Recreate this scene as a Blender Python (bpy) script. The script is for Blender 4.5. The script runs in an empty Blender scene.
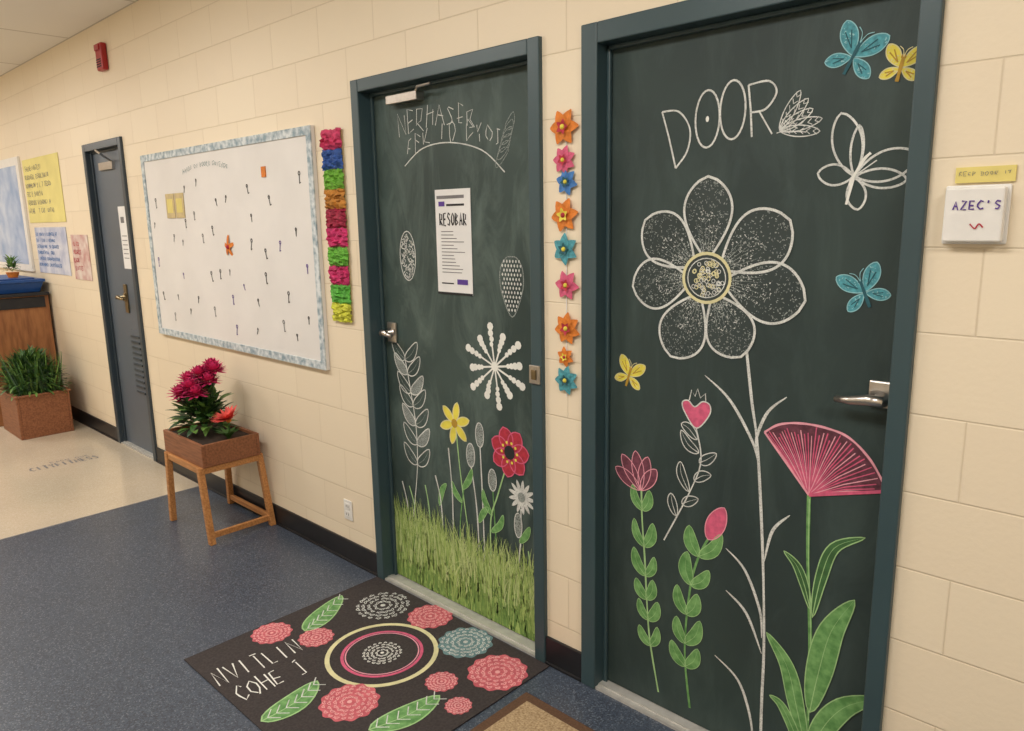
import bpy, math, random
from mathutils import Vector, Matrix
from mathutils.geometry import tessellate_polygon
random.seed(7)
SC=bpy.context.scene
SC.view_settings.view_transform='Standard'
COL=bpy.context.collection
def lin(c):
    return tuple(((v/255)/12.92 if v/255<=.04045 else ((v/255+.055)/1.055)**2.4) for v in c)+(1,)
# ---------------------------------------------------------------- materials
def mat(name,col,rough=.6,metal=0,var=.12,scale=25,bump=0,spec=.5,col2=None,stretch=None,alpha=None,emis=0,detail=4):
    m=bpy.data.materials.new(name);m.use_nodes=True
    n=m.node_tree.nodes;l=m.node_tree.links;b=n['Principled BSDF']
    b.inputs['Roughness'].default_value=rough;b.inputs['Metallic'].default_value=metal
    b.inputs['Specular IOR Level'].default_value=spec
    tc=n.new('ShaderNodeTexCoord');mp=n.new('ShaderNodeMapping');l.new(tc.outputs['Object'],mp.inputs[0])
    if stretch: mp.inputs['Scale'].default_value=stretch
    nz=n.new('ShaderNodeTexNoise');nz.inputs['Scale'].default_value=scale;nz.inputs['Detail'].default_value=detail
    l.new(mp.outputs[0],nz.inputs[0])
    c1=lin(col);c2=lin(col2) if col2 else tuple(v*(1-var*2) for v in c1[:3])+(1,)
    r=n.new('ShaderNodeValToRGB');r.color_ramp.elements[0].position=.35;r.color_ramp.elements[1].position=.65
    r.color_ramp.elements[0].color=c2;r.color_ramp.elements[1].color=c1
    l.new(nz.outputs[0],r.inputs[0]);l.new(r.outputs[0],b.inputs['Base Color'])
    if bump:
        bp=n.new('ShaderNodeBump');bp.inputs['Strength'].default_value=bump;bp.inputs['Distance'].default_value=.003
        l.new(nz.outputs[0],bp.inputs['Height']);l.new(bp.outputs[0],b.inputs['Normal'])
    if alpha:
        n2=n.new('ShaderNodeTexNoise');n2.inputs['Scale'].default_value=260;l.new(tc.outputs['Object'],n2.inputs[0])
        r2=n.new('ShaderNodeValToRGB');r2.color_ramp.elements[0].position=alpha[0];r2.color_ramp.elements[1].position=alpha[1]
        r2.color_ramp.elements[0].color=(alpha[2],)*3+(1,)
        l.new(n2.outputs[0],r2.inputs[0]);l.new(r2.outputs[0],b.inputs['Alpha'])
    if emis:
        b.inputs['Emission Color'].default_value=c1;b.inputs['Emission Strength'].default_value=emis
    return m
def chalkboard(name,c1,c2,dust,amt):
    m=mat(name,c1,.55,scale=2.4,col2=c2,spec=.35,detail=6)
    n=m.node_tree.nodes;l=m.node_tree.links;b=n['Principled BSDF']
    src=b.inputs['Base Color'].links[0].from_socket
    tc=n.new('ShaderNodeTexCoord');mp=n.new('ShaderNodeMapping');mp.inputs['Scale'].default_value=(3.2,1,1.1);mp.inputs['Rotation'].default_value=(0,.5,0)
    l.new(tc.outputs['Object'],mp.inputs[0])
    nz=n.new('ShaderNodeTexNoise');nz.inputs['Scale'].default_value=2.2;nz.inputs['Detail'].default_value=9;nz.inputs['Roughness'].default_value=.68;nz.inputs['Distortion'].default_value=.8
    l.new(mp.outputs[0],nz.inputs[0])
    r=n.new('ShaderNodeMapRange');r.inputs[1].default_value=.46;r.inputs[2].default_value=.78;r.inputs[3].default_value=0;r.inputs[4].default_value=amt;l.new(nz.outputs[0],r.inputs[0])
    mx=n.new('ShaderNodeMix');mx.data_type='RGBA';l.new(r.outputs[0],mx.inputs[0]);l.new(src,mx.inputs[6]);mx.inputs[7].default_value=lin(dust)
    l.new(mx.outputs[2],b.inputs['Base Color']);return m
def block_mat():
    m=bpy.data.materials.new('painted_block');m.use_nodes=True
    n=m.node_tree.nodes;l=m.node_tree.links;b=n['Principled BSDF'];b.inputs['Roughness'].default_value=.45
    b.inputs['Specular IOR Level'].default_value=.35
    tc=n.new('ShaderNodeTexCoord');sp=n.new('ShaderNodeSeparateXYZ');l.new(tc.outputs['Object'],sp.inputs[0])
    ax=n.new('ShaderNodeMath');ax.operation='ADD';ax.inputs[1].default_value=.021;l.new(sp.outputs[2],ax.inputs[0])
    ad=n.new('ShaderNodeMath');ad.operation='ADD';l.new(sp.outputs[0],ad.inputs[0]);l.new(sp.outputs[1],ad.inputs[1])
    cb=n.new('ShaderNodeCombineXYZ');l.new(ad.outputs[0],cb.inputs[0]);l.new(ax.outputs[0],cb.inputs[1])
    br=n.new('ShaderNodeTexBrick');l.new(cb.outputs[0],br.inputs[0])
    for k,v in (('Scale',1),('Mortar Size',.0032),('Mortar Smooth',.8),('Bias',0),('Brick Width',.39),('Row Height',.195)): br.inputs[k].default_value=v
    br.inputs['Color1'].default_value=lin((238,224,199));br.inputs['Color2'].default_value=lin((235,220,195));br.inputs['Mortar'].default_value=lin((222,206,180))
    l.new(br.outputs['Color'],b.inputs['Base Color'])
    nz=n.new('ShaderNodeTexNoise');nz.inputs['Scale'].default_value=70;nz.inputs['Detail'].default_value=5;l.new(tc.outputs['Object'],nz.inputs[0])
    iv=n.new('ShaderNodeMath');iv.operation='MULTIPLY_ADD';iv.inputs[1].default_value=-1.;l.new(br.outputs['Fac'],iv.inputs[0])
    sc=n.new('ShaderNodeMath');sc.operation='MULTIPLY';sc.inputs[1].default_value=.45;l.new(nz.outputs[0],sc.inputs[0]);l.new(sc.outputs[0],iv.inputs[2])
    bp=n.new('ShaderNodeBump');bp.inputs['Strength'].default_value=.45;bp.inputs['Distance'].default_value=.003
    l.new(iv.outputs[0],bp.inputs['Height']);l.new(bp.outputs[0],b.inputs['Normal'])
    return m
def floor_mat(name,a,bc,c,rough,scale,th=(.55,.88)):
    m=bpy.data.materials.new(name);m.use_nodes=True
    n=m.node_tree.nodes;l=m.node_tree.links;b=n['Principled BSDF'];b.inputs['Roughness'].default_value=rough
    tc=n.new('ShaderNodeTexCoord')
    v=n.new('ShaderNodeTexVoronoi');v.inputs['Scale'].default_value=scale;l.new(tc.outputs['Object'],v.inputs[0])
    r=n.new('ShaderNodeValToRGB');r.color_ramp.interpolation='CONSTANT'
    e=r.color_ramp.elements;e[0].color=lin(a);e[1].position=th[0];e[1].color=lin(bc);x=e.new(th[1]);x.color=lin(c)
    s=n.new('ShaderNodeSeparateColor');l.new(v.outputs['Color'],s.inputs[0]);l.new(s.outputs[0],r.inputs[0])
    nz=n.new('ShaderNodeTexNoise');nz.inputs['Scale'].default_value=1.2;nz.inputs['Detail'].default_value=6;l.new(tc.outputs['Object'],nz.inputs[0])
    mx=n.new('ShaderNodeMix');mx.data_type='RGBA';mx.blend_type='MULTIPLY';mx.inputs[0].default_value=.35
    l.new(r.outputs[0],mx.inputs[6]);l.new(nz.outputs[0],mx.inputs[7]);l.new(mx.outputs[2],b.inputs['Base Color'])
    return m
def ceil_mat():
    m=bpy.data.materials.new('ceiling_tile');m.use_nodes=True
    n=m.node_tree.nodes;l=m.node_tree.links;b=n['Principled BSDF'];b.inputs['Roughness'].default_value=.9
    tc=n.new('ShaderNodeTexCoord');br=n.new('ShaderNodeTexBrick');l.new(tc.outputs['Object'],br.inputs[0])
    br.offset=0
    for k,v in (('Scale',1),('Mortar Size',.012),('Brick Width',1.2),('Row Height',.6)): br.inputs[k].default_value=v
    br.inputs['Color1'].default_value=lin((238,234,228));br.inputs['Color2'].default_value=lin((232,228,222));br.inputs['Mortar'].default_value=lin((200,194,186))
    l.new(br.outputs[0],b.inputs['Base Color']);return m
BLOCK=block_mat()
CARPET=floor_mat('blue_speckled_vinyl',(80,90,106),(62,70,84),(116,125,138),.36,230)
TILE=floor_mat('beige_vinyl',(222,208,186),(216,201,178),(229,217,198),.16,200)
CEIL=ceil_mat()
BASE=mat('black_rubber',(28,28,32),.4)
FRAME=mat('teal_frame_paint',(57,78,84),.38,var=.04,scale=4)
FRAME3=mat('grey_frame_paint',(52,64,74),.35,var=.04,scale=4)
LEAFM=chalkboard('chalkboard_green',(52,67,65),(44,57,57),(104,122,118),.22)
LEAF1=chalkboard('chalkboard_green_smudged',(64,80,77),(47,62,60),(128,146,140),.42)
PETALF=mat('chalkboard_dark',(50,62,62),.6,scale=6,col2=(42,54,54))
LEAF3=mat('slate_door',(92,102,114),.4,var=.05,scale=3)
METAL=mat('brushed_metal',(205,200,195),.28,1,var=.05,scale=60)
BRASS=mat('aged_metal',(150,135,105),.3,1,var=.1)
ALU=mat('aluminium_strip',(206,204,198),.4,.3,var=.08,scale=30)
WHITE=mat('white_plastic',(236,234,230),.4,var=.03)
PAPER=mat('white_paper',(234,233,232),.8,var=.03,scale=10)
BOARD=mat('board_paper',(230,227,224),.75,var=.03,scale=3)
BORD=mat('board_border',(218,224,226),.7,scale=34,col2=(138,158,170))
CHK=mat('chalk_white',(226,228,224),.9,alpha=(.3,.5,.6))
CHKD=mat('chalk_grey',(160,168,164),.9,alpha=(.35,.55,.3))
CHKS=mat('paint_white',(236,236,230),.8,var=.04)
CREAM=mat('chalk_cream',(225,218,170),.9,var=.08)
PINK=mat('paint_pink',(222,98,134),.7,var=.12,scale=60)
PINKL=mat('paint_light_pink',(238,166,182),.7,var=.08,scale=60)
ROSE=mat('paint_dark_rose',(112,60,76),.75,var=.25,scale=60)
PLUM=mat('paint_plum',(124,66,84),.75,var=.2,scale=60)
CORAL=mat('paint_coral',(214,108,118),.8,col2=(186,82,94),scale=70)
CORALL=mat('paint_coral_light',(242,178,178),.8,var=.05)
RED=mat('paint_red',(190,48,68),.7,var=.15,scale=60)
GRN=mat('paint_green',(122,172,104),.75,col2=(84,136,72),scale=40)
GRNL=mat('paint_light_green',(168,208,144),.75,var=.1,scale=40)
GRND=mat('paint_dark_green',(66,110,62),.75,var=.15,scale=40)
G1=mat('grass_a',(160,186,104),.8,var=.08);G2=mat('grass_b',(134,164,84),.8,var=.12,scale=50);G3=mat('grass_c',(186,204,136),.8,var=.06);G4=mat('grass_d',(108,142,70),.8,var=.08)
TEAL=mat('paint_teal',(84,166,180),.7,var=.2,scale=90);TEALD=mat('paint_teal_dark',(34,92,104),.7);TEALL=mat('paint_teal_light',(150,204,212),.7)
TEALG=mat('paint_teal_grey',(112,146,150),.8,var=.15,scale=60)
YEL=mat('paint_yellow',(236,222,84),.7,var=.08);YELD=mat('paint_ochre',(190,150,50),.7);ORG=mat('paint_orange',(226,130,46),.7,var=.12,scale=60)
BLU=mat('paint_blue',(70,128,196),.7,var=.12,scale=60)
MATB=mat('mat_black',(62,55,55),.85,scale=120,col2=(48,42,42),bump=.4)
INK=mat('ink_black',(34,34,38),.7);INKG=mat('ink_grey',(130,128,130),.8);PURP=mat('ink_purple',(92,60,150),.7)
TAN=mat('tan_card',(206,186,140),.8,var=.08);YCARD=mat('yellow_card',(230,214,130),.8,var=.06,scale=10)
WOOD=mat('wood_light',(200,142,86),.5,scale=9,col2=(168,112,62),stretch=(1,12,12),bump=.1)
WOODX=mat('wood_box',(152,98,66),.55,scale=9,col2=(124,76,48),stretch=(1,10,10),bump=.1)
WOODC=mat('wood_cabinet',(162,108,66),.5,scale=6,col2=(130,82,48),stretch=(6,6,1))
SOIL=mat('soil',(52,38,28),.95,scale=60,bump=.8)
BLUEBIN=mat('blue_plastic',(28,74,140),.4,var=.05)
REDP=mat('red_plastic',(170,30,34),.35,var=.05)
MAG=mat('petal_magenta',(230,62,128),.6,var=.12,scale=50);MAGD=mat('petal_deep_magenta',(188,36,96),.6,var=.12)
SCAR=mat('petal_scarlet',(236,92,84),.6,var=.15,scale=50)
LF=mat('leaf_green',(72,116,52),.5,var=.25,scale=30);LFL=mat('leaf_light_green',(112,152,70),.5,var=.2,scale=30);LFD=mat('leaf_deep_green',(44,78,40),.5,var=.2,scale=30)
COIR=mat('coir',(190,166,130),.95,scale=140,col2=(146,120,88),bump=.8);COIRD=mat('coir_border',(100,72,52),.95,scale=140,bump=.8)
PANEL=mat('light_panel',(255,252,246),.5,emis=3)
# ---------------------------------------------------------------- mesh builder
class MB:
    def __init__(s,fmap=None): s.v=[];s.f=[];s.mi=[];s.m=[];s.map=fmap;s.k=0
    def mid(s,m):
        if m not in s.m: s.m.append(m)
        return s.m.index(m)
    def face(s,vs,m,faces=None):
        o=len(s.v);s.v+=[tuple(p) for p in vs];k=s.mid(m)
        for f in (faces or [tuple(range(len(vs)))]): s.f.append(tuple(o+i for i in f));s.mi.append(k)
    def box(s,x0,x1,y0,y1,z0,z1,m):
        vs=[(x,y,z) for x in (x0,x1) for y in (y0,y1) for z in (z0,z1)]
        s.face(vs,m,[(0,1,3,2),(4,6,7,5),(0,4,5,1),(2,3,7,6),(0,2,6,4),(1,5,7,3)])
    def tube(s,pts,r,m,n=8,cap=True):
        pts=[Vector(p) for p in pts];rs=r if isinstance(r,(list,tuple)) else [r]*len(pts)
        vs=[];prev=None
        for i,p in enumerate(pts):
            t=(pts[min(i+1,len(pts)-1)]-pts[max(i-1,0)]).normalized()
            a=prev if prev is not None else (Vector((0,0,1)) if abs(t.z)<.9 else Vector((1,0,0)))
            u=(a-t*a.dot(t)).normalized();w=t.cross(u);prev=u
            vs+=[p+(u*math.cos(2*math.pi*k/n)+w*math.sin(2*math.pi*k/n))*rs[i] for k in range(n)]
        fs=[(i*n+k,i*n+(k+1)%n,(i+1)*n+(k+1)%n,(i+1)*n+k) for i in range(len(pts)-1) for k in range(n)]
        if cap: fs+=[tuple(range(n))[::-1],tuple((len(pts)-1)*n+k for k in range(n))]
        s.face(vs,m,fs)
    def ball(s,c,r,m,nu=10,nv=6,sc=(1,1,1)):
        vs=[(c[0]+sc[0]*r*math.sin(math.pi*j/nv)*math.cos(2*math.pi*i/nu),c[1]+sc[1]*r*math.sin(math.pi*j/nv)*math.sin(2*math.pi*i/nu),c[2]+sc[2]*r*math.cos(math.pi*j/nv)) for j in range(nv+1) for i in range(nu)]
        s.face(vs,m,[(j*nu+i,(j+1)*nu+i,(j+1)*nu+(i+1)%nu,j*nu+(i+1)%nu) for j in range(nv) for i in range(nu)])
    def petal3(s,base,d,up,L,W,m,curl=.3,n=5,cup=.15):
        d=Vector(d).normalized();up=Vector(up);side=d.cross(up)
        side=side.normalized() if side.length>1e-4 else Vector((1,0,0));up=side.cross(d)
        vs=[];b=Vector(base)
        for i in range(n+1):
            t=i/n;w=W/2*math.sin(math.pi*(.08+.9*t)**.8)**.8 if t<1 else W*.06
            c=b+d*L*t+up*(-curl*L*t*t)
            vs+=[c-side*w+up*cup*w,c,c+side*w+up*cup*w]
        fs=[]
        for i in range(n):
            for k in (0,1): fs.append((i*3+k,i*3+k+1,(i+1)*3+k+1,(i+1)*3+k))
        s.face(vs,m,fs)
    # planar art
    def P(s,p,layer): return s.map(p[0],p[1],layer)
    def fill(s,pts,m,layer=0):
        s.k=(s.k+1)%9;layer=layer+s.k*.1
        tri=tessellate_polygon([[Vector((p[0],p[1],0)) for p in pts]])
        s.face([s.P(p,layer) for p in pts],m,[tuple(t) for t in tri])
    def stroke(s,pts,w,m,layer=1,taper=None,closed=False,sm=True,n=6):
        s.k=(s.k+1)%9;layer=layer+s.k*.1
        pts=smooth(pts,n,closed) if sm and len(pts)>2 else list(pts)
        if closed and (pts[0]!=pts[-1]): pts=pts+[pts[0]]
        N=len(pts);vs=[]
        for i,p in enumerate(pts):
            if closed: a=pts[i-1 if i>0 else N-2];b=pts[i+1 if i<N-1 else 1]
            else: a=pts[max(i-1,0)];b=pts[min(i+1,N-1)]
            dx,dy=b[0]-a[0],b[1]-a[1];L=math.hypot(dx,dy) or 1;nx,ny=-dy/L,dx/L
            t=i/(N-1);ww=w/2
            if taper=='end': ww*=1-.92*t
            elif taper=='both': ww*=.25+.75*math.sin(math.pi*t)
            elif not closed: ww*=.75+.5*abs(math.sin(t*5+p[0]*40))*.5
            vs+=[s.P((p[0]+nx*ww,p[1]+ny*ww),layer),s.P((p[0]-nx*ww,p[1]-ny*ww),layer)]
        s.face(vs,m,[(2*i,2*i+1,2*i+3,2*i+2) for i in range(N-1)])
    def disc(s,c,r,m,layer=0,n=28,ry=None,scal=0,lobes=0):
        ry=ry or r
        s.fill([(c[0]+r*(1+scal*math.cos(lobes*2*math.pi*i/n))*math.cos(2*math.pi*i/n),c[1]+ry*(1+scal*math.cos(lobes*2*math.pi*i/n))*math.sin(2*math.pi*i/n)) for i in range(n)],m,layer)
    def ring(s,c,r,w,m,layer=1,ry=None,n=28):
        ry=ry or r
        s.stroke([(c[0]+r*math.cos(2*math.pi*i/n),c[1]+ry*math.sin(2*math.pi*i/n)) for i in range(n)],w,m,layer,closed=True,sm=False)
    def obj(s,name,parent=None,smooth_=False,bevel=0):
        me=bpy.data.meshes.new(name);me.from_pydata(s.v,[],s.f)
        for m in s.m: me.materials.append(m)
        me.polygons.foreach_set('material_index',s.mi)
        if smooth_: me.polygons.foreach_set('use_smooth',[True]*len(s.f))
        me.update();o=bpy.data.objects.new(name,me);COL.objects.link(o)
        if parent: o.parent=parent
        if bevel:
            b=o.modifiers.new('bevel','BEVEL');b.width=bevel;b.segments=2;b.limit_method='ANGLE'
        return o
def smooth(pts,n=6,closed=False):
    out=[];N=len(pts)
    rng=range(N) if closed else range(N-1)
    for i in rng:
        g=(lambda k:pts[k%N]) if closed else (lambda k:pts[max(0,min(N-1,k))])
        p0,p1,p2,p3=g(i-1),g(i),g(i+1),g(i+2)
        for j in range(n):
            t=j/n
            out.append(tuple(.5*(2*p1[k]+(p2[k]-p0[k])*t+(2*p0[k]-5*p1[k]+4*p2[k]-p3[k])*t*t+(3*p1[k]-p0[k]-3*p2[k]+p3[k])*t**3) for k in (0,1)))
    if not closed: out.append(tuple(pts[-1]))
    return out
def empty(name):
    o=bpy.data.objects.new(name,None);o.empty_display_size=.1;COL.objects.link(o);return o
def A(*q): return [(-q[i]/1000,q[i+1]/1000) for i in range(0,len(q),2)]
def A1(a,b): return (-a/1000,b/1000)
def petal2(c,ang,L,W,r0=0,e=1.4,n=22):
    ca,sa=math.cos(ang),math.sin(ang);o=[]
    for sgn in (1,-1):
        rg=range(n+1) if sgn==1 else range(n-1,0,-1)
        for i in rg:
            t=i/n;w=sgn*W/2*max(0,math.sin(math.pi*t**e))**.62;x=r0+(L-r0)*t
            o.append((c[0]+x*ca-w*sa,c[1]+x*sa+w*ca))
    return o
def leaf2(mb,spine,W,fillm,linem=None,layer=1,vein=None,lw=.003,e=.9):
    s=smooth(spine,6);N=len(s);l=[];r=[]
    for i,p in enumerate(s):
        a=s[max(i-1,0)];b=s[min(i+1,N-1)];dx,dy=b[0]-a[0],b[1]-a[1];q=math.hypot(dx,dy) or 1
        t=i/(N-1);w=W/2*max(0,math.sin(math.pi*t**e))**.8
        l.append((p[0]-dy/q*w,p[1]+dx/q*w));r.append((p[0]+dy/q*w,p[1]-dx/q*w))
    out=l+r[-2:0:-1]
    if fillm: mb.fill(out,fillm,layer)
    if linem: mb.stroke(out,lw,linem,layer+1,closed=True,sm=False)
    if vein: mb.stroke(s,lw,vein,layer+1,taper='end',sm=False)
def fleck(mb,px,py,q,m,layer):
    a=random.uniform(0,3.14);z=q*random.uniform(.3,.6)
    mb.face([mb.P((px+q*math.cos(a)*i-z*math.sin(a)*j,py+q*math.sin(a)*i+z*math.cos(a)*j),layer) for i,j in ((-1,-1),(1,-1),(1,1),(-1,1))],m)
def stipple(mb,c,ang,L,W,r0,n,m,layer,e=1.4,sz=.0032):
    ca,sa=math.cos(ang),math.sin(ang)
    for _ in range(n):
        t=random.uniform(.12,.95);w=W/2*math.sin(math.pi*t**e)**.62*.9*random.uniform(-1,1);x=r0+(L-r0)*t
        fleck(mb,c[0]+x*ca-w*sa,c[1]+x*sa+w*ca,sz*random.uniform(.5,1.3),m,layer)
FONT={'N':[[(0,0),(0,1),(.8,0),(.8,1)]],'O':[[(.4,0),(0,.3),(0,.7),(.4,1),(.8,.7),(.8,.3),(.4,0)]],'R':[[(0,0),(0,1),(.7,.85),(.6,.5),(0,.45),(.8,0)]],
'T':[[(0,1),(.8,1)],[(.4,1),(.4,0)]],'H':[[(0,0),(0,1)],[(.8,0),(.8,1)],[(0,.5),(.8,.5)]],'E':[[(.7,1),(0,1),(0,0),(.7,0)],[(0,.5),(.6,.5)]],
'A':[[(0,0),(.4,1),(.8,0)],[(.15,.4),(.65,.4)]],'C':[[(.8,.85),(.4,1),(0,.6),(0,.3),(.4,0),(.8,.15)]],'V':[[(0,1),(.4,0),(.8,1)]],'I':[[(.3,0),(.3,1)]],
'L':[[(0,1),(0,0),(.7,0)]],'J':[[(.1,1),(.7,1)],[(.5,1),(.5,.1),(.1,0)]],'G':[[(.8,.85),(.4,1),(0,.6),(.1,.1),(.6,0),(.8,.4),(.5,.4)]],
'Y':[[(0,1),(.4,.5),(.8,1)],[(.4,.5),(.4,0)]],'F':[[(.7,1),(0,1),(0,0)],[(0,.5),(.6,.5)]],'D':[[(0,0),(0,1),(.7,.75),(.8,.4),(.5,.05),(0,0)]],
'Z':[[(0,1),(.8,1),(0,0),(.8,0)]],'S':[[(.8,.9),(.3,1),(0,.75),(.7,.35),(.5,0),(0,.1)]],"'":[[(.3,1),(.25,.75)]],'B':[[(0,0),(0,1),(.6,.8),(.1,.5),(.75,.25),(0,0)]],'M':[[(0,0),(.1,1),(.4,.4),(.7,1),(.8,0)]],'P':[[(0,0),(0,1),(.75,.8),(.6,.5),(0,.45)]],'K':[[(0,0),(0,1)],[(.7,1),(0,.45),(.8,0)]],'U':[[(0,1),(0,.2),(.4,0),(.8,.2),(.8,1)]],' ':[]}
def text(mb,s,o,ud,vd,h,w,lw,m,layer=1,jit=.04,arc=0):
    n=len(s)
    for i,ch in enumerate(s):
        off=arc*(1-((i-(n-1)/2)/(n/2))**2)
        for st in FONT.get(ch,[]):
            pts=[]
            for (a,b) in st:
                a=a*w+i*w*1.25+random.uniform(-jit,jit)*w;b=b*h+off+random.uniform(-jit,jit)*h
                pts.append((o[0]+ud[0]*a+vd[0]*b,o[1]+ud[1]*a+vd[1]*b))
            mb.stroke(pts,lw,m,layer,sm=False)
def wallmap(y0): return lambda u,v,l:(u,y0-.0008-l*.0004,v)
# ---------------------------------------------------------------- room shell
D=[(-5.98,-5.25,2.184),(-2.69,-1.66,2.184),(-1.49,-.51,2.184)]
H=2.90;XW=-13;XE=2.6;YS=-3.3
w=MB()
xs=[XW]+[q for d in D for q in d[:2]]+[XE]
for i in range(0,len(xs),2): w.box(xs[i],xs[i+1],0,.2,0,H,BLOCK)
for a,b,t in D: w.box(a,b,0,.2,t,H,BLOCK)
w.obj('wall_north')
for nm,q in (('wall_south',(XW,XE,YS-.1,YS,0,H)),('wall_west',(XW-.1,XW,YS,0,0,H)),('wall_east',(XE,XE+.1,YS,0,0,H))):
    w=MB();w.box(*q,BLOCK);w.obj(nm)
w=MB();w.box(-4.54,XE,YS-.1,.25,-.05,0,CARPET);w.box(XW-.1,-4.54,YS-.1,.25,-.05,0,TILE)
w.box(-4.546,-4.534,YS,0,0,.001,INKG);w.obj('floor')
w=MB();w.box(XW-.1,XE+.1,YS-.1,.25,H,H+.05,CEIL);w.obj('ceiling')
w=MB()
for a,b in ((XW,-5.98),(-5.25,-2.69),(-1.66,-1.49),(-.51,XE)):
    w.box(a,b,-.012,-.0005,0,.11,BASE)
    w.box(a,b,-.018,-.0005,0,.012,BASE)
w.obj('baseboard_north',bevel=.003)
w=MB();w.box(XW,XE,YS+.0005,YS+.012,0,.11,BASE);w.obj('baseboard_south')
# floor lettering on beige vinyl
t=MB(lambda u,v,l:(u,v,.0008+l*.0002))
text(t,"CITYFITNESS",(-5.70,-.66),(.06,1),(-1,0),.085,.031,.014,INKG,0)
text(t,"EACH ONE",(-5.80,-.52),(.06,1),(-1,0),.035,.025,.006,INKG,0)
t.obj('floor_lettering')
# ---------------------------------------------------------------- doors
def lever(parent,x,z,y,dirx,m1,L=.11,plate=(.032,.045),pz=0):
    b=MB();b.box(x-plate[0],x+plate[0],y-.012,y,z+pz-plate[1],z+pz+plate[1],m1);o=b.obj('lock_plate',parent,bevel=.005)
    b=MB();b.tube([(x,y,z),(x,y-.014,z),(x,y-.016,z),(x,y-.05,z)],[.02,.02,.012,.012],m1,16)
    b.tube([(x-dirx*.014,y-.05,z+.002),(x+dirx*.02,y-.055,z+.004),(x+dirx*L*.6,y-.056,z-.002),(x+dirx*L,y-.048,z-.006)],[.015,.014,.011,.008],m1,12)
    b.obj('lever_handle',parent,smooth_=True)
def doorset(n,a,b,top,fw,rec,fm,lm,fwr=None):
    e=empty('door_%d'%n);fwr=fwr or fw
    f=MB();yf=-.018
    f.box(a,a+fw,yf,.15,0,top,fm);f.box(b-fwr,b,yf,.15,0,top,fm);f.box(a+fw,b-fwr,yf,.15,top-fw,top,fm)
    f.box(a+fw,a+fw+.014,rec-.016,rec-.001,0,top-fw,fm);f.box(b-fwr-.012,b-fwr,rec-.016,rec-.001,0,top-fw,fm);f.box(a+fw,b-fwr,rec-.016,rec-.001,top-fw-.014,top-fw,fm)
    f.obj('frame',e,bevel=.004)
    l=MB();l.box(a+fw+.003,b-fwr-.003,rec,rec+.044,.012,top-fw-.003,lm);l.obj('leaf',e,bevel=.002)
    t=MB();t.box(a+fw,b-fwr,-.012,.12,0,.010,ALU);t.box(a+fw,b-fwr,.005,.03,.010,.014,ALU);t.obj('threshold',e)
    return e
d3=doorset(1,*D[0],.05,.03,FRAME3,LEAF3)
d1=doorset(2,*D[1],.05,.055,FRAME,LEAF1)
d2=doorset(3,*D[2],.06,.045,FRAME,LEAFM,.045)
# far door parts
b=MB();b.box(-5.57,-5.40,.024,.0295,.42,.90,LEAF3)
for k in range(11): b.box(-5.56,-5.41,.016,.026,.45+k*.04,.463+k*.04,FRAME3)
b.obj('louver_vent',d3)
b=MB();b.box(-5.60,-5.55,.018,.0295,1.02,1.22,BRASS);b.obj('escutcheon',d3,bevel=.003)
lever(d3,-5.575,1.13,.02,1,BRASS,.09,(.02,.03))
b=MB();b.box(-5.78,-5.52,.012,.0295,2.0,2.05,METAL);b.tube([(-5.55,.02,2.05),(-5.5,-.06,2.09),(-5.7,-.02,2.13)],.008,METAL);b.obj('door_closer',d3)
# middle door hardware
lever(d1,-2.575,1.15,.055,1,METAL,.05,(.03,.045))
b=MB();b.box(-1.712,-1.665,-.026,-.0185,1.06,1.125,METAL);b.box(-1.70,-1.678,-.030,-.026,1.075,1.11,BRASS);b.obj('strike_plate',d1,bevel=.002)
b=MB();b.box(-2.50,-2.31,.015,.054,2.072,2.105,METAL);b.tube([(-2.33,.03,2.105),(-2.27,-.01,2.11),(-2.22,.01,2.118)],.006,METAL);b.obj('door_closer',d1,bevel=.004)
lever(d2,-.583,1.165,.045,-1,METAL,.10,(.034,.034),.012)
# ---------------------------------------------------------------- art on right door
Y2=.045
a=MB(wallmap(Y2));c=A1(1080,1444)
for ang,L,W in ((91,.283,.150),(34,.285,.168),(-9.5,.292,.165),(-62,.245,.150),(-115,.265,.155),(-172,.255,.15),(142,.268,.155)):
    an=math.radians(ang);o=petal2(c,an,L,W,.05,1.4)
    a.fill(o,PETALF,1)
    a.stroke(o,.0072,CHK,5,closed=True,sm=False)
    stipple(a,c,an,L,W,.05,300,CHKD,3,sz=.0024)
    stipple(a,c,an,L*.7,W*.6,.05,70,CHK,3.5,sz=.0022)
    for q in (-.2,-.12,-.04,.04,.12,.2):
        a.stroke([(c[0]+.08*math.cos(an+q),c[1]+.08*math.sin(an+q)),(c[0]+.17*math.cos(an+q*1.1),c[1]+.17*math.sin(an+q*1.1))],.0022,CHKD,4,taper='end',sm=False)
a.disc(c,.074,PETALF,7,ry=.07);a.ring(c,.074,.009,CREAM,8,ry=.07);a.ring(c,.060,.003,CHK,8,ry=.056)
for k in range(70):
    r=.052*math.sqrt(random.random());th=random.uniform(0,6.28)
    a.ring((c[0]+r*math.cos(th),c[1]+r*math.sin(th)),.0055,.0022,CREAM if k%2 else CHK,8,n=8)
a.stroke(A(975,1365,961,1318,928,1108,903,967,872,643,856,380,854,201,850,16),.009,CHK,1)
for pts in ((1076,1160,994,1098,922,992,900,930),(828,1132,879,1082,908,1004,905,960),(988,644,925,594,874,485,864,400),(801,799,848,740,868,640),(983,510,915,460,862,350),(1011,282,932,232,889,133,870,18)):
    a.stroke(A(*pts),.009,CHK,1,taper='both')
a.obj('chalk_daisy',d2)
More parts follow.
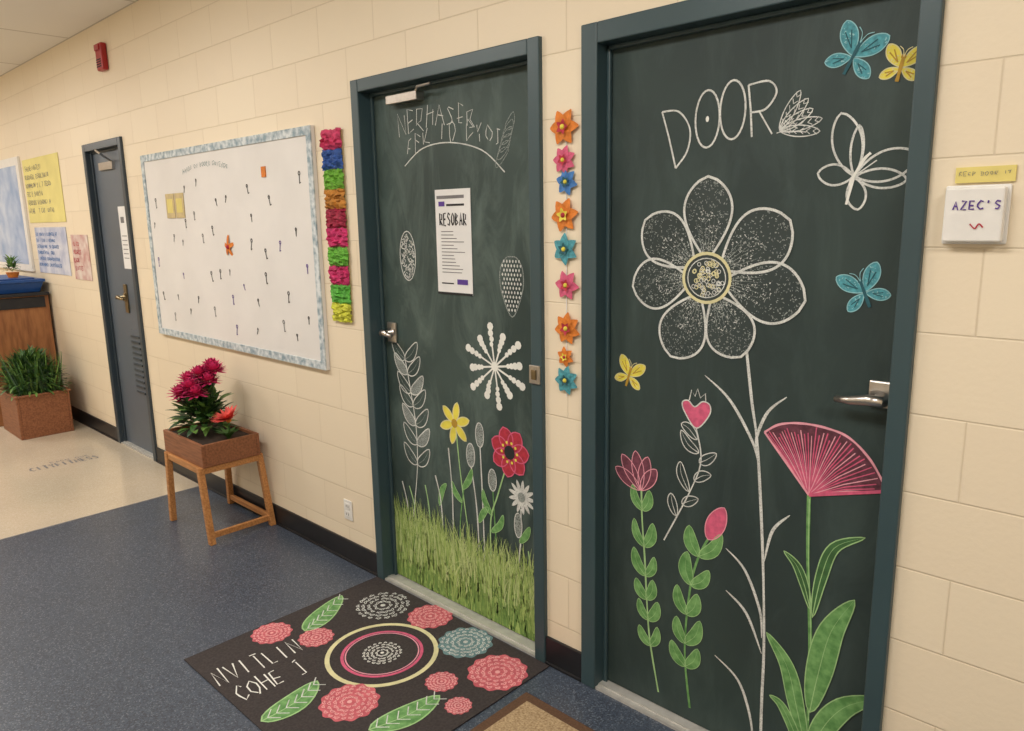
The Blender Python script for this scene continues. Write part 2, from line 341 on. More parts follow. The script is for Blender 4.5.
# butterflies etc
a=MB(wallmap(Y2))
b0=A1(690,1706)
for ang,L,W in ((105,.158,.07),(88,.12,.03),(17,.145,.07),(-6,.12,.045),(-80,.08,.045),(172,.09,.05)):
    a.stroke(petal2(b0,math.radians(ang),L,W,.004,1.1),.0055,CHK,2,closed=True,sm=False)
a.stroke(A(700,1685,692,1706,670,1745,655,1760),.008,CHKS,3);a.stroke(A(692,1706,640,1742),.003,CHK,2);a.stroke(A(705,1640,692,1700),.008,CHKS,3)
def bfly(c,s,m,md,ml,rot=0):
    for ang,L,W in ((128,1.05,.5),(48,1.05,.5),(208,.8,.38),(-28,.8,.38)):
        an=math.radians(ang+rot);o=petal2(c,an,L*s,W*s,.04*s,1.25);a.fill(o,m,1);a.stroke(o,.0024,ml,2,closed=True,sm=False)
        for q in (-.12,.12): a.stroke([(c[0]+.25*s*math.cos(an),c[1]+.25*s*math.sin(an)),(c[0]+.72*L*s*math.cos(an+q),c[1]+.72*L*s*math.sin(an+q))],.003,md,3,sm=False)
        stipple(a,c,an,L*s,W*s*.8,.1*s,14,ml,3,sz=.0022)
    th=math.radians(88+rot);q=lambda r,t=0:(c[0]+r*s*math.cos(th+t),c[1]+r*s*math.sin(th+t))
    a.stroke([q(-.5),q(-.2),q(.35)],.009,md,4);a.disc(q(.4),.006,md,4,n=10)
    a.stroke([q(.4),q(.65,.12),q(.8,.3)],.002,ml,4);a.stroke([q(.4),q(.65,-.12),q(.8,-.3)],.002,ml,4)
bfly(A1(712,1985),.083,TEAL,TEALD,TEALL,-25);bfly(A1(603,1945),.060,YEL,YELD,CREAM,-10);bfly(A1(646,1425),.076,TEAL,TEALD,TEALL,25);bfly(A1(1344,1122),.070,YEL,YELD,CREAM,-15)
a.obj('butterfly_paintings',d2)
# DOOR lettering
a=MB(wallmap(Y2))
a.stroke(A(1240,1915,1215,1840,1191,1755),.0055,CHK,1,sm=False)
a.stroke(A(1240,1915,1185,1910,1148,1860,1155,1800,1191,1755),.0055,CHK,1)
for cx,cz in ((1094,1881),(1019,1897)):
    a.ring(A1(cx,cz),.037,.0055,CHK,1,ry=.076)
a.disc(A1(1094,1881),.005,CHKS,1,ry=.008)
a.stroke(A(976,1955,967,1890,961,1822),.0055,CHK,1,sm=False)
a.stroke(A(976,1955,920,1958,898,1928,925,1890,966,1885),.0055,CHK,1);a.stroke(A(945,1888,905,1825),.0055,CHK,1,sm=False)
# feathery leaf sketch beside the lettering
for ang,L in ((62,.105),(45,.10),(28,.095),(10,.11),(-6,.105)):
    o=petal2(A1(885,1832),math.radians(ang),L,.028,0,1.0);a.stroke(o,.0028,CHK,1,closed=True,sm=False)
    for q in range(1,6):
        t=q/6*L;an=math.radians(ang);p=(-.885+t*math.cos(an),1.832+t*math.sin(an))
        for sg in (1,-1): a.stroke([p,(p[0]+.013*math.cos(an+sg*.6),p[1]+.013*math.sin(an+sg*.6))],.002,CHK,1,sm=False)
a.stroke(A(893,1826,870,1829,815,1822),.003,CHK,1)
a.obj('chalk_lettering',d2)
# pink fan flower
a=MB(wallmap(Y2))
ap=A1(752,871);arc=smooth(A(885,1023,845,1052,788,1066,720,1066,657,1050,600,1000,556,930),6)
a.fill([ap]+arc,ROSE,1)
for i in range(0,len(arc),1):
    p=arc[i];k=random.uniform(.84,1.0);a.stroke([ap,((ap[0]+p[0])/2,(ap[1]+p[1])/2+.006),(ap[0]+(p[0]-ap[0])*k,ap[1]+(p[1]-ap[1])*k)],.0034 if i%3 else .003,PINKL if i%3==0 else PINK,2+(i%2),sm=False)
a.stroke(arc,.007,PINKL,5);a.stroke([ap,arc[0]],.006,PINKL,5,sm=False);a.stroke([ap,arc[-1]],.009,PINK,5,sm=False)
a.stroke(A(752,871,744,684,724,452,716,202,712,16),.011,GRN,1)
a.stroke(A(750,860,742,684,722,452,714,202),.003,GRNL,2)
leaf2(a,A(722,520,706,640,676,740,600,792),.032,GRND,GRNL,2,GRNL)
leaf2(a,A(728,540,750,610,775,660,812,690),.026,GRND,GRNL,2,GRNL)
leaf2(a,A(712,230,695,360,668,500,614,612),.074,GRN,GRNL,4,GRNL)
leaf2(a,A(712,90,750,230,785,345,850,425),.050,GRN,GRNL,4,GRNL)
leaf2(a,A(708,40,680,180,620,290,530,360),.062,GRN,GRNL,6,GRNL)
leaf2(a,A(716,16,740,120,790,210,830,230),.03,GRN,GRNL,6,GRNL)
a.obj('painted_fan_flower',d2)
# heart tulip
a=MB(wallmap(Y2))
h0=A(1099,995,1140,1040,1148,1068,1128,1076,1106,1060,1080,1080,1056,1072,1058,1040)
hs=smooth(h0,5,True);a.fill(hs,PINK,1);a.stroke(hs,.004,CHK,3,closed=True,sm=False)
a.stroke(A(1125,1078,1118,1110,1106,1092,1098,1116,1088,1090,1072,1105,1070,1078),.004,CHK,2,sm=False)
a.stroke(A(1099,995,1080,898,1112,796,1202,606),.005,CHK,1)
for p in ((1095,960,1125,990,1150,1000),(1088,920,1125,940,1150,980),(1085,890,1060,905,1030,930),(1100,830,1075,850,1045,860),(1118,790,1145,840,1150,880),(1140,745,1115,760,1085,775),(1160,700,1175,740,1180,770)):
    leaf2(a,A(*p),.032,None,CHK,1,CHK,lw=.0032)
# plum tulip
for ang,L in ((150,.115),(55,.10),(125,.13),(78,.12),(100,.13)):
    o=petal2(A1(1292,752),math.radians(ang),L,.045,0,1.1);a.fill(o,PLUM,1);a.stroke(o,.003,PINKL,3,closed=True,sm=False)
a.stroke(A(1290,752,1285,650,1272,515,1262,380,1247,237,1210,62),.007,GRNL,1)
def pairs(stem,n,L,W,m,ml,ll=None):
    s=smooth(stem,8);N=len(s)
    for k in range(n):
        i=int((.06+.86*k/n)*N);p=s[i];q=s[min(i+1,N-1)];th=math.atan2(p[1]-q[1],p[0]-q[0])
        for sg in ((1,-1) if ll is None else (ll,)):
            an=th+sg*random.uniform(.55,.85);LL=L*random.uniform(.8,1.1)
            leaf2(a,[p,(p[0]+LL*.5*math.cos(an),p[1]+LL*.5*math.sin(an)),(p[0]+LL*math.cos(an-sg*.25),p[1]+LL*math.sin(an-sg*.25))],W*random.uniform(.8,1.1),m,ml,2,ml,lw=.002)
pairs(A(1285,700,1272,515,1262,380,1247,237,1225,110),6,.092,.038,GRN,GRNL)
# pink bud
o=petal2(A1(1048,655),math.radians(66),.125,.060,0,.95);a.fill(o,PINK,2);a.stroke(o,.003,PINKL,4,closed=True,sm=False)
a.stroke(A(1048,655,1080,580,1104,468,1116,255,1092,60),.008,GRN,1)
pairs(A(1075,600,1104,468,1116,330,1112,200,1098,90),5,.11,.048,GRN,GRNL)
a.obj('painted_tulips',d2)
# ---------------------------------------------------------------- art on middle door
Y1=.055
a=MB(wallmap(Y1))
text(a,"NERHASEB",(-2.47,1.945),(1,-.03),(0,1),.075,.046,.0036,CHK,1,.2,.035)
text(a,"FEK IO GYOJ",(-2.42,1.865),(1,0),(0,1),.06,.039,.0036,CHK,1,.22,.05)
a.stroke(A(2445,1835,2330,1895,2172,1905,2000,1865,1887,1782),.005,CHK,1)
for k in range(6):
    leaf2(a,A(1930-k*10,1800+k*26,1895-k*8,1845+k*20,1865-k*5,1860+k*24),.034,None,CHKD,1,lw=.003)
cc=A1(2451,1478);a.ring(cc,.05,.004,CHK,1,ry=.1)
for k in range(150):
    th=random.uniform(0,6.28);r=math.sqrt(random.random());fleck(a,cc[0]+.044*r*math.cos(th),cc[1]+.09*r*math.sin(th),.005,CHK,1)
bs=smooth(A(1863,1270,1915,1360,1920,1440,1890,1482,1863,1487,1835,1482,1808,1440,1812,1360),5,True)
a.stroke(bs,.0045,CHKD,1,closed=True,sm=False)
for k in range(12):
    for j in range(7):
        z=1295+k*16;hw=min(46,(z-1262)*.55);x=(j-3)*15+(k%2)*7
        if abs(x)<hw: a.disc(A1(1863+x,z),.0042,CHK,2,n=6,ry=.006)
dc=A1(1959,1075)
for k in range(12):
    an=math.radians(8+k*30);L=.17 if k%2 else .14
    a.stroke([(dc[0]+.01*math.cos(an),dc[1]+.01*math.sin(an)),(dc[0]+L*.85*math.cos(an),dc[1]+L*.85*math.sin(an))],.009,CHKS,1,sm=False)
    for q,r in ((.5,.010),(.62,.012),(.75,.014),(.9,.016)): a.disc((dc[0]+L*q*math.cos(an)+random.uniform(-.003,.003),dc[1]+L*q*math.sin(an)),r,CHKS,2,n=9)
a.disc(dc,.018,CHKS,3)
# fern
fs=A(2500,1040,2470,900,2445,740,2450,560,2492,330)
a.stroke(fs,.006,CHK,1)
s=smooth(fs,8)
for k in range(7):
    p=s[int((.02+.8*k/7)*len(s))]
    for sg in (1,-1):
        leaf2(a,[p,(p[0]+sg*.045,p[1]+.028),(p[0]+sg*.085,p[1]+.082)],.05,CHKD if (k+sg)%3==0 else None,CHK,1,CHKD,lw=.0045)
a.obj('chalk_doodles',d1)
a=MB(wallmap(Y1))
def flower(c,r,n,m,mc,rot=0,W=.62,lay=3,cr=.28,outl=None):
    for k in range(n):
        o=petal2(c,rot+2*math.pi*k/n,r,r*W,0,1.15,10);a.fill(o,m,lay)
        if outl: a.stroke(o,r*.05,outl,lay+1,closed=True,sm=False)
    a.disc(c,r*cr,mc,lay+3,n=14)
flower(A1(2196,812),.092,6,YEL,YELD,.3,.40,cr=.2,outl=CREAM)
flower(A1(1889,752),.10,7,RED,INK,.1,.72,outl=PINK)
for k in range(10): a.disc((-1.889+.04*math.cos(k*.63),.752+.04*math.sin(k*.63)),.006,YEL,7,n=8)
flower(A1(1830,588),.07,13,CHK,CHKD,0,.24)
for cx,cz,rx,rz in ((2051,790,.023,.05),(2106,696,.024,.05),(1985,620,.022,.045),(1850,470,.02,.05)):
    a.disc(A1(cx,cz),rx,CHKD,3,ry=rz);a.ring(A1(cx,cz),rx,.004,CHK,4,ry=rz,n=18)
for pts,m in (((2190,800,2170,600,2124,300),GRNL),((1905,700,1960,560,2000,450,2005,250),GRNL),((2051,740,2045,550,2040,250),CHK),((2106,650,2080,480,2070,250),CHK),((1985,580,1975,400,1960,200),GRN),
  ((1835,540,1840,400,1870,200),CHK),((2330,560,2300,450,2290,250),CHK),((2240,700,2225,500,2230,250),CHK),((2400,500,2380,400,2370,250),GRNL),((2510,470,2480,380,2470,250),GRNL),((2150,560,2180,400,2190,230),GRN),((1800,380,1790,300,1780,150),GRNL),((2560,480,2530,380,2520,250),CHK)):
    a.stroke(A(*pts),.007,m,2)
for p in ((2160,540,2120,590,2100,640),(2165,480,2210,520,2225,560),(1990,470,2030,520,2040,570),(2000,400,1950,440,1930,490),(2070,420,2040,470,2010,500),(2310,430,2290,500,2260,540),(1845,400,1810,440,1790,480)):
    leaf2(a,A(*p),.03,GRN,GRNL,2,lw=.002)
# grass
top=[(-2.632,.25),(-2.50,.21),(-2.31,.23),(-2.07,.19),(-1.9,.18),(-1.728,.18)]
a.fill([(-2.632,.014),(-1.728,.014)]+top[::-1],G2,2)
for k in range(3200):
    x=random.uniform(-2.63,-1.735);z0=.014+random.uniform(0,.17)*(1 if k%5 else 0)
    h=random.uniform(.08,.23)+(.03 if x<-2.3 else 0);lean=random.gauss(0,.04)
    x2=min(-1.73,max(-2.634,x+lean));low=z0<.07
    a.stroke([(x,z0),(x+(x2-x)*.35,z0+h*.6),(x2,z0+h)],random.uniform(.005,.010),random.choice((G2,G2,G4,G1,G4)) if low else random.choice((G1,G1,G2,G3,G3)),3+(k%20)*.1,taper='end',n=3)
a.obj('painted_meadow',d1)
# flyer on middle door
e=empty('paper_flyer')
b=MB();b.box(-2.265,-2.066,Y1-.003,Y1-.0012,1.335,1.735,PAPER);b.obj('sheet',e)
a=MB(wallmap(Y1-.003))
a.fill([(-2.255,1.70),(-2.10,1.70),(-2.10,1.712),(-2.255,1.712)],INKG,0)
a.fill([(-2.245,1.672),(-2.21,1.672),(-2.21,1.69),(-2.245,1.69)],PURP,0)
a.fill([(-2.20,1.672),(-2.10,1.672),(-2.10,1.68),(-2.20,1.68)],INK,0)
text(a,"RESOBAR",(-2.24,1.60),(1,0),(0,1),.045,.018,.007,INK,0,.03)
for k in range(13):
    z=1.575-k*.013;q=random.uniform(.07,.14);a.fill([(-2.235,z),(-2.235+q,z),(-2.235+q,z+.003),(-2.235,z+.003)],INKG,0)
a.fill([(-2.15,1.375),(-2.09,1.375),(-2.09,1.395),(-2.15,1.395)],PURP,0)
a.fill([(-2.24,1.375),(-2.17,1.375),(-2.17,1.38),(-2.24,1.38)],INK,0)
a.fill([(-2.265,1.335),(-2.066,1.335),(-2.066,1.343),(-2.265,1.343)],INK,0)
a.obj('print',e)
# papers on far door
e=empty('paper_notice')
b=MB();b.box(-5.55,-5.41,.027,.0288,1.33,1.75,PAPER);b.box(-5.52,-5.46,.0262,.0268,1.64,1.68,INKG)
for k in range(6): b.box(-5.53,-5.44,.0262,.0268,1.40+k*.03,1.405+k*.03,INKG)
b.obj('sheet',e)
# ---------------------------------------------------------------- bulletin board
e=empty('bulletin_board')
X0,X1,Z0,Z1=-4.93,-3.0,.94,2.04
b=MB();b.box(X0,X1,-.018,-.001,Z0,Z1,BOARD);b.obj('backing',e)
b=MB();bw=.038
b.box(X0,X1,-.024,-.0185,Z0,Z0+bw,BORD);b.box(X0,X1,-.024,-.0185,Z1-bw,Z1,BORD);b.box(X0,X0+bw,-.024,-.0185,Z0+bw,Z1-bw,BORD);b.box(X1-bw,X1,-.024,-.0185,Z0+bw,Z1-bw,BORD)
b.obj('patterned_border',e)
a=MB(wallmap(-.0185));used=[(-4.55,1.73),(-3.87,1.5),(-3.44,1.86)]
for _ in range(900):
    x=random.uniform(-4.84,-3.1);z=random.uniform(1.06,1.88)
    if any(abs(x-u[0])<.11 and abs(z-u[1])<.11 for u in used) or len(used)>44: continue
    used.append((x,z));m=random.choice((INK,INK,INK,INKG,PURP));q=random.uniform(.5,1.15);t=random.uniform(-.012,.012)
    a.stroke([(x,z),(x+t,z-.040*q)],.007,m,0,sm=False);a.ring((x,z+.006),.007*q+.001,.006,m,0,n=8)
    if q>.8: a.stroke([(x+t,z-.038*q),(x+t+.012,z-.034*q)],.005,m,0,sm=False)
text(a,"HANDS ON BOOKS FRIENDS",(-4.35,1.90),(1,0),(0,1),.022,.020,.003,TEALG,0,.2,.03)
a.obj('board_marks',e)
b=MB()
for x in (-4.62,-4.49): b.box(x,x+.115,-.023,-.0187,1.66,1.80,TAN);b.box(x+.02,x+.095,-.0238,-.0231,1.69,1.77,YCARD)
b.box(-3.46,-3.42,-.023,-.0187,1.84,1.89,ORG)
b.obj('tan_cards',e)
b=MB()
for k in range(5):
    an=math.radians(90+k*72);b.petal3((-3.87,-.024,1.50),(math.cos(an),-.1,math.sin(an)),(0,-1,0),.09 if k<1 else .07,.024,ORG)
b.ball((-3.87,-.026,1.50),.012,RED);b.obj('orange_star',e)
# tissue strip
e=empty('tissue_paper_garland')
cols=[(214,66,112),(52,92,168),(120,186,60),(196,132,52),(168,38,70),(214,54,116),(110,184,64),(204,50,110),(96,184,70),(214,216,70)]
for k,cl in enumerate(cols):
    m=mat('tissue_%d'%k,cl,.8,var=.2,scale=40);b=MB();n=11;zt=2.01-k*.083;vs=[]
    for i in range(n):
        for j in range(n):
            x=-2.932+.15*i/(n-1)+random.uniform(-.006,.006);z=zt-.083*j/(n-1)+random.uniform(-.004,.004)
            ed=i in(0,n-1) or j in (0,n-1);vs.append((x,-.006-(random.uniform(.002,.010) if ed else random.uniform(.006,.026)),z))
    b.face(vs,m,[(i*n+j,i*n+j+1,(i+1)*n+j+1,(i+1)*n+j) for i in range(n-1) for j in range(n-1)])
    b.obj('ruffle_%d'%(k+1),e)
b=MB();b.box(-2.93,-2.785,-.005,-.001,1.185,2.005,TAN);b.obj('backing_strip',e)
# paper flower garland between doors
e=empty('paper_flower_garland')
b=MB();b.tube([(-1.56,-.003,1.93),(-1.562,-.003,1.03)],.0015,PAPER,6);b.obj('string',e)
for k,(z,m,mc,r,n) in enumerate(((1.90,ORG,RED,.056,6),(1.80,PINK,RED,.044,7),(1.732,BLU,TEALD,.042,6),(1.629,ORG,YEL,.054,6),(1.521,TEAL,TEALD,.05,6),(1.405,PINK,RED,.048,6),(1.263,ORG,RED,.052,7),(1.167,ORG,YEL,.034,6),(1.088,TEAL,TEALD,.048,7))):
    b=MB();x=-1.56+random.uniform(-.006,.006)
    for q in range(n):
        an=2*math.pi*q/n+k*.4;b.petal3((x,-.008,z),(math.cos(an),-.25,math.sin(an)),(0,-1,0),r,r*.72,m,curl=.25)
    for q in range(5):
        an=2*math.pi*q/5+k;b.petal3((x,-.013,z),(math.cos(an),-.6,math.sin(an)),(0,-1,0),r*.45,r*.3,mc,curl=.2)
    b.ball((x,-.016,z),r*.16,YEL if mc!=YEL else RED);b.obj('paper_flower_%d'%(k+1),e)
# thermostat, note, outlet, alarm
e=empty('thermostat')
b=MB();b.box(-.474,-.350,-.008,-.0005,1.548,1.674,WHITE);b.box(-.468,-.356,-.034,-.008,1.554,1.668,WHITE);b.obj('housing',e,bevel=.006)
a=MB(wallmap(-.035));text(a,"AZEC'S",(-.450,1.622),(1,0),(0,1),.018,.0125,.0036,PURP,0,.05);a.stroke(A(415,1592,405,1582,398,1592,390,1584),.003,RED,0)
a.obj('hand_lettering',e)
e=empty('note_card')
b=MB();b.box(-.458,-.346,-.006,-.0005,1.679,1.712,YCARD);b.obj('card',e)
a=MB(wallmap(-.0065));text(a,"KEEP DOOR IT",(-.450,1.694),(1,0),(0,1),.008,.0066,.0011,INKG,0,.2);a.obj('writing',e)
e=empty('wall_outlet')
b=MB();b.box(-2.952,-2.885,-.006,-.0005,.215,.315,WHITE);b.obj('cover_plate',e,bevel=.003)
b=MB()
for z in (.245,.285): b.box(-2.936,-2.902,-.0085,-.006,z-.014,z+.014,WHITE);b.box(-2.928,-2.925,-.009,-.0085,z-.006,z+.006,INK);b.box(-2.913,-2.910,-.009,-.0085,z-.006,z+.006,INK)
b.obj('sockets',e)
e=empty('fire_alarm')
b=MB();b.box(-5.44,-5.335,-.04,-.0005,2.60,2.765,REDP);b.obj('housing',e,bevel=.01)
b=MB();b.box(-5.425,-5.35,-.048,-.0405,2.72,2.755,REDP)
for k in range(4): b.box(-5.425,-5.35,-.043,-.0405,2.62+k*.014,2.626+k*.014,INK)
b.obj('strobe_and_grille',e)
# left posters
def poster(name,x0,x1,z0,z1,m,y=-.002,rows=5,tm=INKG,tw=.01):
    e=empty(name);b=MB();b.box(x0,x1,y-.003,y,z0,z1,m);b.obj('sheet',e)
    a=MB(wallmap(y-.003))
    h=(z1-z0)/(rows+1.5)
    for k in range(rows):
        n=int((x1-x0)/(h*.62))-2
        text(a,''.join(random.choice('ABCDEHILNORST  ') for _ in range(max(3,random.randint(n*2//3,n)))),(x0+h*.5,z1-h*(k+1.35)),(1,0),(0,1),h*.5,h*.40,tw,tm,0,.12)
    a.obj('printing',e)
POSB=mat('poster_blue',(196,206,224),.7,scale=5,col2=(150,170,204));POSR=mat('poster_rose',(222,210,202),.7,scale=9,col2=(190,140,136))
POSY=mat('poster_yellow',(232,220,140),.7,var=.05,scale=5);POSL=mat('poster_lavender',(212,214,226),.7,scale=8,col2=(170,178,206))
e=empty('whiteboard')
b=MB();b.box(-9.6,-7.62,-.02,-.001,1.24,2.22,WHITE);b.box(-9.5,-7.7,-.021,-.02,1.30,2.15,POSB);b.obj('panel',e,bevel=.004)
poster('wall_poster',-7.55,-6.58,1.66,2.18,POSY,rows=6,tm=INKG,tw=.007)
poster('wall_poster',-7.45,-6.62,1.24,1.62,POSL,rows=6,tm=BLU,tw=.007)
poster('wall_poster',-6.52,-6.14,1.22,1.56,POSR,rows=4,tm=RED,tw=.008)
# ---------------------------------------------------------------- mats
e=empty('floor_mat')
b=MB();b.box(-2.69,-1.635,-.915,-.02,.0005,.006,MATB);b.obj('mat_body',e,bevel=.002)
a=MB(lambda u,v,l:(u,v,.0065+l*.0004))
def M(p,q): return (-p/1000,-q/1000)
c=M(2160,385)
a.ring(c,.205,.018,CREAM,1,n=48);a.ring(c,.15,.012,PINK,1,n=48);a.ring(c,.138,.005,PINKL,2,n=48)
def mandala(c,r,m,ml,lobes=12):
    if m: a.disc(c,r,m,1,n=lobes*6,scal=.05,lobes=lobes)
    for q,nn in ((.88,20),(.70,17),(.50,13),(.28,8)):
        for k in range(nn):
            an=2*math.pi*k/nn+q*3+random.uniform(-.05,.05);p=(c[0]+r*q*math.cos(an),c[1]+r*q*math.sin(an));z=.10+random.uniform(-.02,.03)
            a.stroke([(p[0]-r*z*math.cos(an+.9),p[1]-r*z*math.sin(an+.9)),(p[0]+r*.05*math.cos(an),p[1]+r*.05*math.sin(an)),(p[0]+r*z*math.cos(an-.9+3.14),p[1]-r*z*math.sin(an-.9)),(p[0]+r*z*math.cos(an-1.5),p[1]+r*z*math.sin(an-1.5))],max(.003,r*.035),ml,3,n=3)
    a.disc(c,r*.09,ml,3,n=10)
mandala(c,.08,None,CHKS)
for q in (((2449,166),.122,None,CHK),((2229,88),.093,CORAL,CORALL),((1978,122),.105,TEALG,CHK),((1747,178),.108,CORAL,CORALL),((1856,352),.058,CORAL,CORALL),((2003,640),.10,CORAL,CORALL),((2606,598),.078,CORAL,CORALL),((2445,495),.068,CORAL,CORALL),((1712,402),.046,CORAL,CORALL)):
    mandala(M(*q[0]),*q[1:])
for p in ((2520,500,2570,390,2655,235),(2135,895,2140,770,2190,650),(1835,680,1800,550,1800,410)):
    sp=[M(p[i],p[i+1]) for i in (0,2,4)];leaf2(a,sp,.10,GRN,GRNL,1,GRNL,lw=.006)
    s=smooth(sp,8)
    for i in range(2,len(s)-2,2):
        for sg in (1,-1): a.stroke([s[i],(s[i][0]+sg*.032,s[i][1]+.03)],.0045,CHK,3,sm=False)
text(a,"NVITLIN",(-2.43,-.895),(.1,1),(-1,.1),.10,.038,.006,CHKS,1,.1)
text(a,"COHE J",(-2.285,-.885),(.1,1),(-1,.1),.10,.035,.006,CHKS,1,.1)
a.obj('mat_painting',e)
e=empty('doormat')
b=MB();b.box(-1.585,-.76,-.70,-.20,.0005,.016,COIRD);b.obj('border',e,bevel=.004)
b=MB();b.box(-1.545,-.80,-.66,-.24,.016,.020,COIR);b.obj('coir_panel',e,bevel=.002)
# ---------------------------------------------------------------- plant stand
e=empty('wooden_plant_stand')
bx=(-4.13,-3.655,-.365,-.05)
b=MB();x0,x1,y0,y1=bx;zb,zt=.40,.52
b.box(x0,x1,y0,y0+.018,zb,zt,WOODX);b.box(x0,x1,y1-.018,y1,zb,zt,WOODX);b.box(x0,x0+.018,y0+.018,y1-.018,zb,zt,WOODX);b.box(x1-.018,x1,y0+.018,y1-.018,zb,zt,WOODX);b.box(x0+.018,x1-.018,y0+.018,y1-.018,zb,zb+.015,WOODX)
b.obj('planter_box',e,bevel=.003)
b=MB();b.box(x0+.019,x1-.019,y0+.019,y1-.019,zb+.016,zt-.015,SOIL);b.obj('soil',e)
b=MB()
def leg(xa,ya,za,xb,yb,zb_,t=.0155,m=WOOD):
    vs=[(X+sx*t,Y+sy*t,Z) for X,Y,Z in ((xb,yb,zb_),(xa,ya,za)) for sx,sy in ((-1,-1),(1,-1),(1,1),(-1,1))]
    b.face(vs,m,[(3,2,1,0),(4,5,6,7),(0,1,5,4),(1,2,6,5),(2,3,7,6),(3,0,4,7)])
leg(x0+.045,y0-.003,.40,x0+.02,y0-.005,0);leg(x1-.035,y0-.003,.40,x1+.03,y0-.005,0)
leg(x0+.045,y1+.006,.40,x0+.02,y1+.018,0);leg(x1-.035,y1+.006,.40,x1+.03,y1+.018,0)
b.box(x0+.03,x1+.02,y1+.006,y1+.026,.03,.06,WOOD)
b.box(x1+.014,x1+.034,y0,y1+.01,.03,.06,WOOD);b.box(x0+.01,x1-.01,y0-.012,y0+.008,.365,.399,WOOD);b.box(x0+.01,x1-.01,y1-.008,y1+.012,.365,.399,WOOD);b.box(x1-.03,x1-.01,y0+.008,y1-.008,.365,.399,WOOD)
b.obj('legs_and_rails',e,bevel=.003)
def mum(b,c,r,m,md,n=54):
    c=Vector(c)
    for k in range(n):
        t=k/n;ph=math.acos(1-1.4*t);th=k*2.399
        d=Vector((math.sin(ph)*math.cos(th),math.sin(ph)*math.sin(th),math.cos(ph)))
        up=Vector((0,0,1)) if d.z<.9 else Vector((1,0,0))
        b.petal3(c+d*r*.15,d,up,r*(.65+.35*t),r*.36,m if k%4 else md,curl=-.15,n=3)
def foliage(b,cen,rad,n,ms,L,W,xmin=-99,xmax=99,ymax=-.03):
    for k in range(n):
        th=random.uniform(0,6.28);ph=random.uniform(.1,1.5);d=Vector((math.sin(ph)*math.cos(th),math.sin(ph)*math.sin(th),math.cos(ph)))
        q=random.uniform(.35,1);p=Vector(cen)+Vector((d.x*rad[0],d.y*rad[1],d.z*rad[2]))*q
        dd=(d+Vector((random.uniform(-.5,.5),random.uniform(-.5,.5),random.uniform(-.3,.5)))).normalized()
        LL=L*random.uniform(.7,1.2);e_=p+dd*LL
        if not(xmin<e_.x<xmax) or e_.y>ymax: continue
        b.petal3(p,dd,(0,0,1),LL,W,random.choice(ms),curl=.35,n=4)
e=empty('chrysanthemum_plant')
b=MB();heads=[(-3.93,-.22,.83),(-4.00,-.25,.795),(-3.87,-.2,.80),(-3.90,-.29,.775),(-3.98,-.16,.82),(-3.86,-.28,.745),(-3.93,-.15,.86),(-3.88,-.16,.85),(-4.05,-.27,.70),(-3.98,-.31,.735),(-4.03,-.22,.76)]
for h in heads: mum(b,h,.066,MAG,MAGD)
b.obj('flower_heads',e)
b=MB()
for h in heads: b.tube([(-3.95+random.uniform(-.02,.02),-.21,.515),((h[0]-3.95)/2,(h[1]-.21)/2,.64),h],.004,LFD,6)
foliage(b,(-3.96,-.21,.53),(.15,.13,.22),330,(LF,LFL,LFD),.075,.036,xmax=-3.795)
b.obj('leaves_and_stems',e)
e=empty('gerbera_flower')
b=MB();gc=(-3.675,-.20,.62)
for ring_,(n,L,tilt) in enumerate(((15,.09,.35),(13,.08,.75),(10,.055,1.3))):
    for k in range(n):
        an=2*math.pi*k/n+ring_*.3;b.petal3(gc,(math.cos(an),math.sin(an)-.6,tilt+.15*math.sin(an)),(0,0,1),L,.026,SCAR,curl=.05,n=3)
b.ball(gc,.015,ORG);b.obj('flower_head',e)
b=MB();b.tube([(-3.715,-.19,.507),(-3.70,-.19,.56),gc],.004,LF,6)
for k in range(12):
    an=k*.55;b.petal3((-3.715,-.19,.51),(math.cos(an)*.7,math.sin(an)*.9,1.3),(0,0,1),.075,.028,LF,curl=.4)
b.obj('stem_and_leaves',e)
# ---------------------------------------------------------------- left cabinet and planter
e=empty('wooden_cabinet')
b=MB();x0,x1,y0,y1=-8.1,-7.24,-.52,-.025
b.box(x1-.03,x1,y0,y1,.0,1.06,WOODC);b.box(x0,x0+.03,y0,y1,0,1.06,WOODC);b.box(x0+.03,x1-.03,y1-.02,y1,0,1.06,WOODC)
for z in (.05,.45): b.box(x0+.03,x1-.03,y0+.02,y1-.02,z,z+.025,WOODC)
b.box(x0+.03,x1-.03,y0,y0+.02,.05,.9,WOODC);b.box(x0-.02,x1+.03,y0-.03,y1+.005,1.06,1.085,INK);b.box(x1,x1+.012,y0+.03,y1-.03,.96,1.05,INK);b.obj('carcass',e,bevel=.003)
e=empty('blue_storage_bin')
b=MB()
vs=[(x,y,z) for z,q in ((1.086,.03),(1.17,0)) for x,y in ((x0+q,y0+q),(x1-q,y0+q),(x1-q,y1-.02-q),(x0+q,y1-.02-q))]
b.face(vs,BLUEBIN,[(3,2,1,0),(4,5,6,7),(0,1,5,4),(1,2,6,5),(2,3,7,6),(3,0,4,7)])
b.box(x0-.012,x1+.012,y0-.012,y1-.008,1.17,1.195,BLUEBIN);b.box(x0+.05,x1-.05,y0+.05,y1-.07,1.195,1.205,BLUEBIN);b.obj('bin_and_lid',e,bevel=.005)
e=empty('potted_seedling')
b=MB();b.tube([(-7.5,-.2,1.206),(-7.5,-.2,1.25)],[.035,.05],ORG,14);b.obj('pot',e)
b=MB();foliage(b,(-7.5,-.2,1.25),(.07,.07,.12),60,(LF,LFL),.05,.02);b.obj('leaves',e)
e=empty('wooden_planter')
b=MB();x0,x1,y0,y1=-7.14,-6.62,-.50,-.13
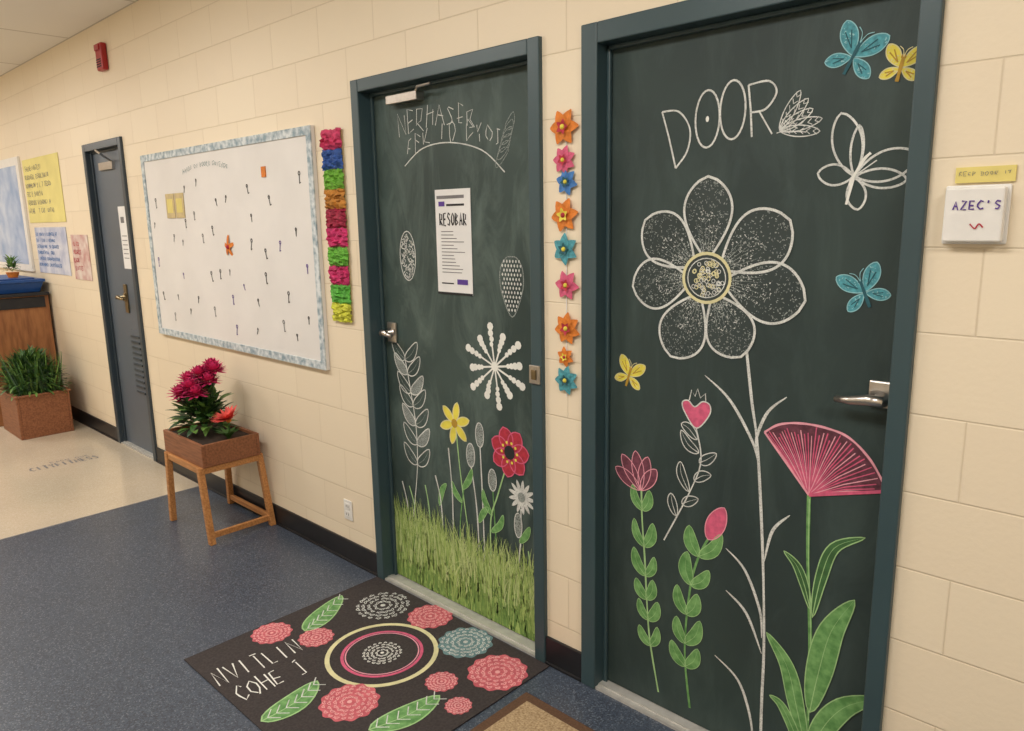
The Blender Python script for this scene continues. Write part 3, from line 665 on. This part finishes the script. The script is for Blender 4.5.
for q in ((x0,x1,y0,y0+.02),(x0,x1,y1-.02,y1),(x0,x0+.02,y0+.02,y1-.02),(x1-.02,x1,y0+.02,y1-.02)): b.box(*q,0.0,.33,WOODX)
b.box(x0-.01,x1+.01,y0-.01,y0+.025,.33,.345,WOODX);b.box(x0-.01,x1+.01,y1-.025,y1+.01,.33,.345,WOODX);b.box(x1-.025,x1+.01,y0+.025,y1-.025,.33,.345,WOODX);b.box(x0-.01,x0+.025,y0+.025,y1-.025,.33,.345,WOODX)
b.obj('planter_box',e,bevel=.004)
b=MB();b.box(x0+.021,x1-.021,y0+.021,y1-.021,.05,.31,SOIL);b.obj('soil',e)
b=MB();foliage(b,(-6.87,-.31,.33),(.28,.22,.30),1300,(LF,LFL,LFD,LF),.08,.02,xmin=-7.19)
for k in range(220):
    x=random.uniform(-7.03,-6.68);y=random.uniform(-.45,-.18);b.petal3((x,y,.31),(random.uniform(-.25,.4),random.uniform(-.4,.3),1),(1,0,0),random.uniform(.2,.36),.012,random.choice((LF,LFL,LFD)),curl=.15,n=4)
b.obj('shrub_leaves',e)
# ---------------------------------------------------------------- lights
for x,en in ((1.2,34),(-1.2,34),(-3.6,31),(-6.0,30),(-8.4,30),(-10.8,28)):
    e=empty('ceiling_light')
    b=MB();b.box(x-.6,x+.6,-2.0,-1.4,H-.012,H-.0005,WHITE);b.box(x-.57,x+.57,-1.97,-1.43,H-.016,H-.012,PANEL);b.obj('troffer',e)
    l=bpy.data.lights.new('tube_light','AREA');l.shape='RECTANGLE';l.size=1.1;l.size_y=.5;l.energy=en;l.color=(1,.955,.895)
    o=bpy.data.objects.new('tube_light',l);o.location=(x,-1.7,H-.03);COL.objects.link(o);o.parent=e
wd=bpy.data.worlds.new('w');SC.world=wd;wd.use_nodes=True;wd.node_tree.nodes['Background'].inputs[0].default_value=(.8,.8,.8,1);wd.node_tree.nodes['Background'].inputs[1].default_value=.3
# ---------------------------------------------------------------- camera
F=Vector((-.6794,.7081,-.1925));R=Vector((.7239,.6898,-.01781));F.normalize();R=(R-F*R.dot(F)).normalized();U=R.cross(F)
cd=bpy.data.cameras.new('camera');cd.sensor_width=36;cd.lens=747.4/1024*36;cd.clip_start=.02
co=bpy.data.objects.new('camera',cd);COL.objects.link(co)
co.matrix_world=Matrix(((R.x,U.x,-F.x,0),(R.y,U.y,-F.y,-1.894),(R.z,U.z,-F.z,1.62),(0,0,0,1)))
SC.camera=co
